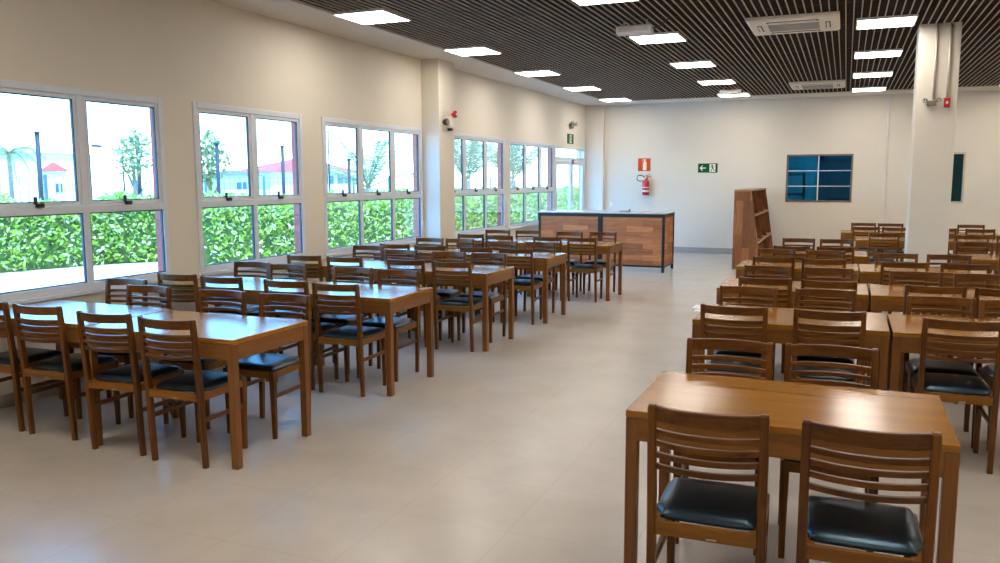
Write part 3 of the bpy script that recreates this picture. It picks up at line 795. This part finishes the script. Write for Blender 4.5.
def hedge(label, pts, h, wid, n):
    """leafy hedge along a polyline: woody core under a thick skin of leaves"""
    segs = [(Vector(a), Vector(b)) for a, b in zip(pts, pts[1:])]
    tot = sum((b-a).length for a, b in segs)
    def along(t):
        t *= tot
        for a, b in segs:
            l = (b-a).length
            if t <= l: return a + (b-a)*(t/l), (b-a).normalized()
            t -= l
        return segs[-1][1], (segs[-1][1]-segs[-1][0]).normalized()
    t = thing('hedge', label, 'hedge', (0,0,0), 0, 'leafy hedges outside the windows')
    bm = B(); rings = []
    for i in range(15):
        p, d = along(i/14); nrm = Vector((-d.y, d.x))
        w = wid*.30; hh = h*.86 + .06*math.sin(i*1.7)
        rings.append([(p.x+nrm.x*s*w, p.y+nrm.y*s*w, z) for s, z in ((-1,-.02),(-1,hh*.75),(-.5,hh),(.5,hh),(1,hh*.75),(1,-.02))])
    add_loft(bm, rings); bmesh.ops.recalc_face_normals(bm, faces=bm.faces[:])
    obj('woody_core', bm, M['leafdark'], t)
    def smp():
        u = rnd.random(); p, d = along(u); nrm = Vector((-d.y, d.x))
        top = h*(1+.07*math.sin(u*tot*2.1)+.05*math.sin(u*tot*5.3))
        if rnd.random() < .62:
            s = rnd.choice((-1,1)); z = rnd.random()**.8*top; off = s*wid*.5*(1-.35*(z/top)**2)*rnd.uniform(.66,1.12)
        else:
            z = top*rnd.uniform(.8,1.08); off = rnd.uniform(-.42,.42)*wid
        return (p.x+nrm.x*off+rnd.gauss(0,.03), p.y+nrm.y*off+rnd.gauss(0,.03), max(.03,z)), 1.0
    bm = B(); leaves(bm, n, smp, .115); o = obj('foliage', bm, M['leaf'], t); o['kind'] = 'stuff'
    return t
hedge('leafy hedge set back behind the paving, outside the nearest window', [(-14.7,6.2),(-14.3,10.4),(-13.7,12.2),(-12.9,13.2),(-12.65,13.5)], 1.20, 1.0, 12000)
hedge('long leafy hedge close outside the farther windows', [(-11.2,11.8),(-11.0,15.0),(-10.6,20.0),(-10.2,26.5),(-9.6,33)], 1.20, 1.0, 24000)
def palm(label, x, y, zc, fr, n, trunk_r, lean=0, up=.5, mt='trunk', glen=.34, droop=.42):
    t = thing('palm_tree', label, 'palm tree', (x,y,0), 0, 'palm trees outside')
    bm = B(); add_tube(bm, [(0,0,-.02),(lean*.4,0,zc*.5),(lean,0,zc)], [trunk_r*1.3,trunk_r,trunk_r*.9], 10); obj('trunk', bm, M[mt], t, True)
    for k in range(n):
        a = 2*PI*k/n + rnd.uniform(-.25,.25); el = up + rnd.uniform(-.35,.45); L = fr*rnd.uniform(.85,1.15)
        pts = []
        for q in range(9):
            s = q/8; r = L*s*math.cos(el)*(1-.12*s); z = zc + L*s*math.sin(el) - L*droop*s*s
            pts.append(Vector((lean+r*math.cos(a), r*math.sin(a), z)))
        bm = B(); add_tube(bm, pts, [.022*(1-.8*i/8)+.003 for i in range(9)], 5)
        for q in range(1, 34):
            s = .1+.9*q/34; f = s*8; i = min(7,int(f)); p = pts[i].lerp(pts[i+1], f-i); d = (pts[i+1]-pts[i]).normalized()
            side = d.cross(Vector((0,0,1)))
            if side.length < .05: side = Vector((math.sin(a),-math.cos(a),0))
            side.normalize(); ll = glen*(1-.55*abs(s-.35))*L/1.6
            for sg in (-1,1):
                tip = p + (side*sg*.8 + d*.55 + Vector((0,0,-.25-.2*rnd.random()))).normalized()*ll
                wv = d*.016*L/1.6
                bm.faces.new([bm.verts.new(c) for c in (p-wv*.7, p+wv*.7, tip)])
        obj('frond', bm, M['palmleaf'], t)
    return t
palm('young palm with wide fronds outside the third window from the front', -12.2, 19.6, 1.4, 2.3, 11, .17, up=.80, glen=.36, droop=.30)
palm('small palm beyond the hedge outside the nearest window', -18.0, 13.32, 2.26, 1.15, 13, .05, up=.40, droop=.75, glen=.5)
palm('palm outside the fourth window from the front', -12.0, 25.6, 1.6, 2.6, 13, .13, up=1.0, droop=.3)
palm('palm outside the fifth window from the front', -11.5, 28.6, 1.6, 2.7, 13, .14, up=1.0, droop=.3)
def tree(label, x, y, h, r, n, mt, zlo):
    t = thing('young_tree', label, 'tree', (x,y,0), 0, 'thin young trees outside')
    bm = B(); add_tube(bm, [(0,0,-.02),(.02,0,h*.4),(-.02,.02,h*.75)], [.07,.05,.025], 8)
    for k in range(6):
        a = k*1.05; add_tube(bm, [(0,0,h*(.35+.05*k)),(r*.55*math.cos(a), r*.55*math.sin(a), h*(.6+.05*k))], [.022,.008], 6)
    obj('trunk', bm, M[mt], t)
    def smp():
        while True:
            u, v, w = rnd.uniform(-1,1), rnd.uniform(-1,1), rnd.uniform(-1,1)
            if u*u+v*v+w*w < 1: break
        k = .75+.25*math.sin(5*u+3*w)
        return (u*r*k, v*r*k, zlo+(h-zlo)*(w*.5+.5)), 1.0
    bm = B(); leaves(bm, n, smp, .13); o = obj('crown', bm, M['treeleaf'], t); o['kind'] = 'stuff'
    return t
tree('thin leafy tree behind the fence outside the nearest window', -14.6, 13.75, 2.75, .62, 420, 'trunk', 1.7)
tree('leafy tree with yellow trunk outside the second window', -13.7, 15.1, 2.80, .58, 700, 'trunkyellow', 1.55)
def pole(label, x, y, h, r=.035, arm=None):
    t = thing('fence_pole' if arm is None else 'street_lamp', label, 'pole' if arm is None else 'street lamp', (x,y,0), 0, 'thin dark poles outside')
    bm = B(); add_tube(bm, [(0,0,-.02),(0,0,h*.5),(0,0,h)], r, 10); obj('post', bm, M['pole'], t, True)
    bm = B(); add_lathe(bm, [(r*1.5,h-.005),(r*1.5,h+.015),(r*.6,h+.03)], (0,0,0), 10); obj('cap', bm, M['pole'], t)
    if arm:
        bm = B(); add_tube(bm, [(0,0,h-.06),(arm[0]*.5,arm[1]*.5,h+.03),(arm[0],arm[1],h+.08)], .012, 6); obj('arm', bm, M['pole'], t)
        bm = B(); add_box(bm, arm[0]-.05, arm[1]-.14, h+.05, arm[0]+.05, arm[1]+.08, h+.10, .01); obj('lamp_head', bm, M['pole'], t)
pole('dark pole outside the left pane of the nearest window', -15.3, 11.97, 2.61, .045)
pole('dark pole outside the right pane of the nearest window', -15.3, 14.55, 2.65, .05)
pole('thin street lamp with arm outside the nearest window', -15.3, 14.10, 2.32, .022, (0,-.67))
pole('dark pole outside the left pane of the second window', -12.15, 13.65, 2.385, .04)
pole('dark pole outside the right pane of the second window', -11.75, 15.3, 2.38, .04)
pole('tall thin pole by the palm outside the third window', -11.75, 17.1, 2.8, .02)
pole('short dark pole by the palm outside the third window', -11.75, 17.98, 2.15, .04)
# wire fence
t = thing('wire_fence', 'pale wire mesh fence beyond the hedges outside', 'fence', (-16.5,0,0))
bm = B()
for z in [0.2+.15*k for k in range(11)]: add_box(bm, -.004, 8, z, .004, 44, z+.008)
y = 8.0
while y < 44: add_box(bm, -.004, y, .1, .004, y+.008, 1.72); y += .22
obj('wire_panel', bm, M['fence'], t)
for k in range(15): box('fence_post', -.03, 8+2.5*k, -.02, .03, 8.06+2.5*k, 1.78, M['fence'], t)
# houses
def house(label, x0, y0, x1, y1, h, rh, roofm, wins, ov=.5):
    t = thing('house', label, 'house', (x0,y0,0), 0, 'white houses far outside')
    w, d_ = x1-x0, y1-y0
    box('wall', 0, 0, -.02, w, d_, h, M['housewall'], t)
    bm = B(); my = d_/2
    b4 = [bm.verts.new(p) for p in ((-ov,-ov,h),(w+ov,-ov,h),(w+ov,d_+ov,h),(-ov,d_+ov,h))]
    r2 = [bm.verts.new(p) for p in ((w/2,d_*.42,h+rh),(w/2,d_*.58,h+rh))]
    bm.faces.new((b4[0],b4[1],r2[0])); bm.faces.new((b4[1],b4[2],r2[1],r2[0])); bm.faces.new((b4[2],b4[3],r2[1])); bm.faces.new((b4[3],b4[0],r2[0],r2[1])); bm.faces.new(list(reversed(b4)))
    obj('roof', bm, roofm, t)
    for (ya, yb, za, zb) in wins:
        o = box('window', w-.01, ya, za, w+.05, yb, zb, M['housewin'], t)
        box('window_bar', w+.05, (ya+yb)/2-.04, za, w+.07, (ya+yb)/2+.04, zb, M['housewall'], o)
    return t
house('white house with a red hipped roof and blue windows', -43, 50.6, -40, 62.5, 2.25, 1.15, M['roofred'], [(6.6,8.2,1.3,2.0),(8.8,10.6,1.3,2.0)])
house('low white house with a grey roof', -41.5, 45, -39.5, 48.4, 1.95, .40, M['roofgrey'], [(1.2,2.2,1.0,1.5)])
house('small white house with a red roof beyond the nearest window', -40.6, 31.9, -40, 32.9, 2.15, .5, M['roofred'], [(.3,.7,1.0,1.5)], .15)
house('long pale building at the back of the garden', -60, 14, -52, 45, 3.6, .4, M['housewall'], [(3,5,1.6,2.6),(9,11,1.6,2.6),(16,18,1.6,2.6)], .3)

# ------------------------------------------------------------------ light
w = bpy.data.worlds.new('sky'); scene.world = w; w.use_nodes = True
nt = w.node_tree; nt.nodes.clear()
wo = nt.nodes.new('ShaderNodeOutputWorld'); bg = nt.nodes.new('ShaderNodeBackground')
tc = nt.nodes.new('ShaderNodeTexCoord'); sp = nt.nodes.new('ShaderNodeSeparateXYZ')
nt.links.new(tc.outputs['Generated'], sp.inputs[0])
r = ramp(nt, sp.outputs[2], [(0.0,(.55,.84,1.0)),(.07,(.24,.62,1.0)),(.18,(.11,.49,1.0)),(1.0,(.08,.36,1.0))])
nt.links.new(r.outputs[0], bg.inputs[0]); bg.inputs[1].default_value = 10.5
nt.links.new(bg.outputs[0], wo.inputs[0])
sl = bpy.data.lights.new('sun', 'SUN'); sl.energy = 7.0; sl.angle = .01; sl.color = (1,.95,.86)
so = bpy.data.objects.new('sun', sl); COL.objects.link(so)
so.rotation_euler = Vector((-.42,.32,-.85)).to_track_quat('-Z','Y').to_euler()

# ------------------------------------------------------------------ camera
cam = bpy.data.cameras.new('camera'); co = bpy.data.objects.new('camera', cam); COL.objects.link(co)
scene.camera = co
cam.sensor_fit = 'HORIZONTAL'; cam.sensor_width = 36.0; cam.lens = 817.2*36/1000
cam.clip_start = .05; cam.clip_end = 500
yaw, pit, roll = .398160, .124285, -.003316
cy, sy, cp, spn = math.cos(yaw), math.sin(yaw), math.cos(pit), math.sin(pit)
F = Vector((-sy*cp, cy*cp, -spn)); R0 = Vector((cy, sy, 0)); U0 = R0.cross(F)
cr, sr = math.cos(roll), math.sin(roll)
Rv = cr*R0 + sr*U0; Uv = -sr*R0 + cr*U0
mw = Matrix((( Rv.x, Uv.x, -F.x, 0), (Rv.y, Uv.y, -F.y, 0), (Rv.z, Uv.z, -F.z, 1.63295), (0,0,0,1)))
co.matrix_world = mw

scene.view_settings.view_transform = 'Standard'; scene.view_settings.look = 'None'
scene.view_settings.exposure = 0.0; scene.view_settings.gamma = 1.0; scene.view_settings.use_curve_mapping = False
scene.cycles.use_denoising = True
scene.cycles.max_bounces = 8; scene.cycles.diffuse_bounces = 4; scene.cycles.glossy_bounces = 4; scene.cycles.transparent_max_bounces = 12
scene.cycles.sample_clamp_indirect = 6.0
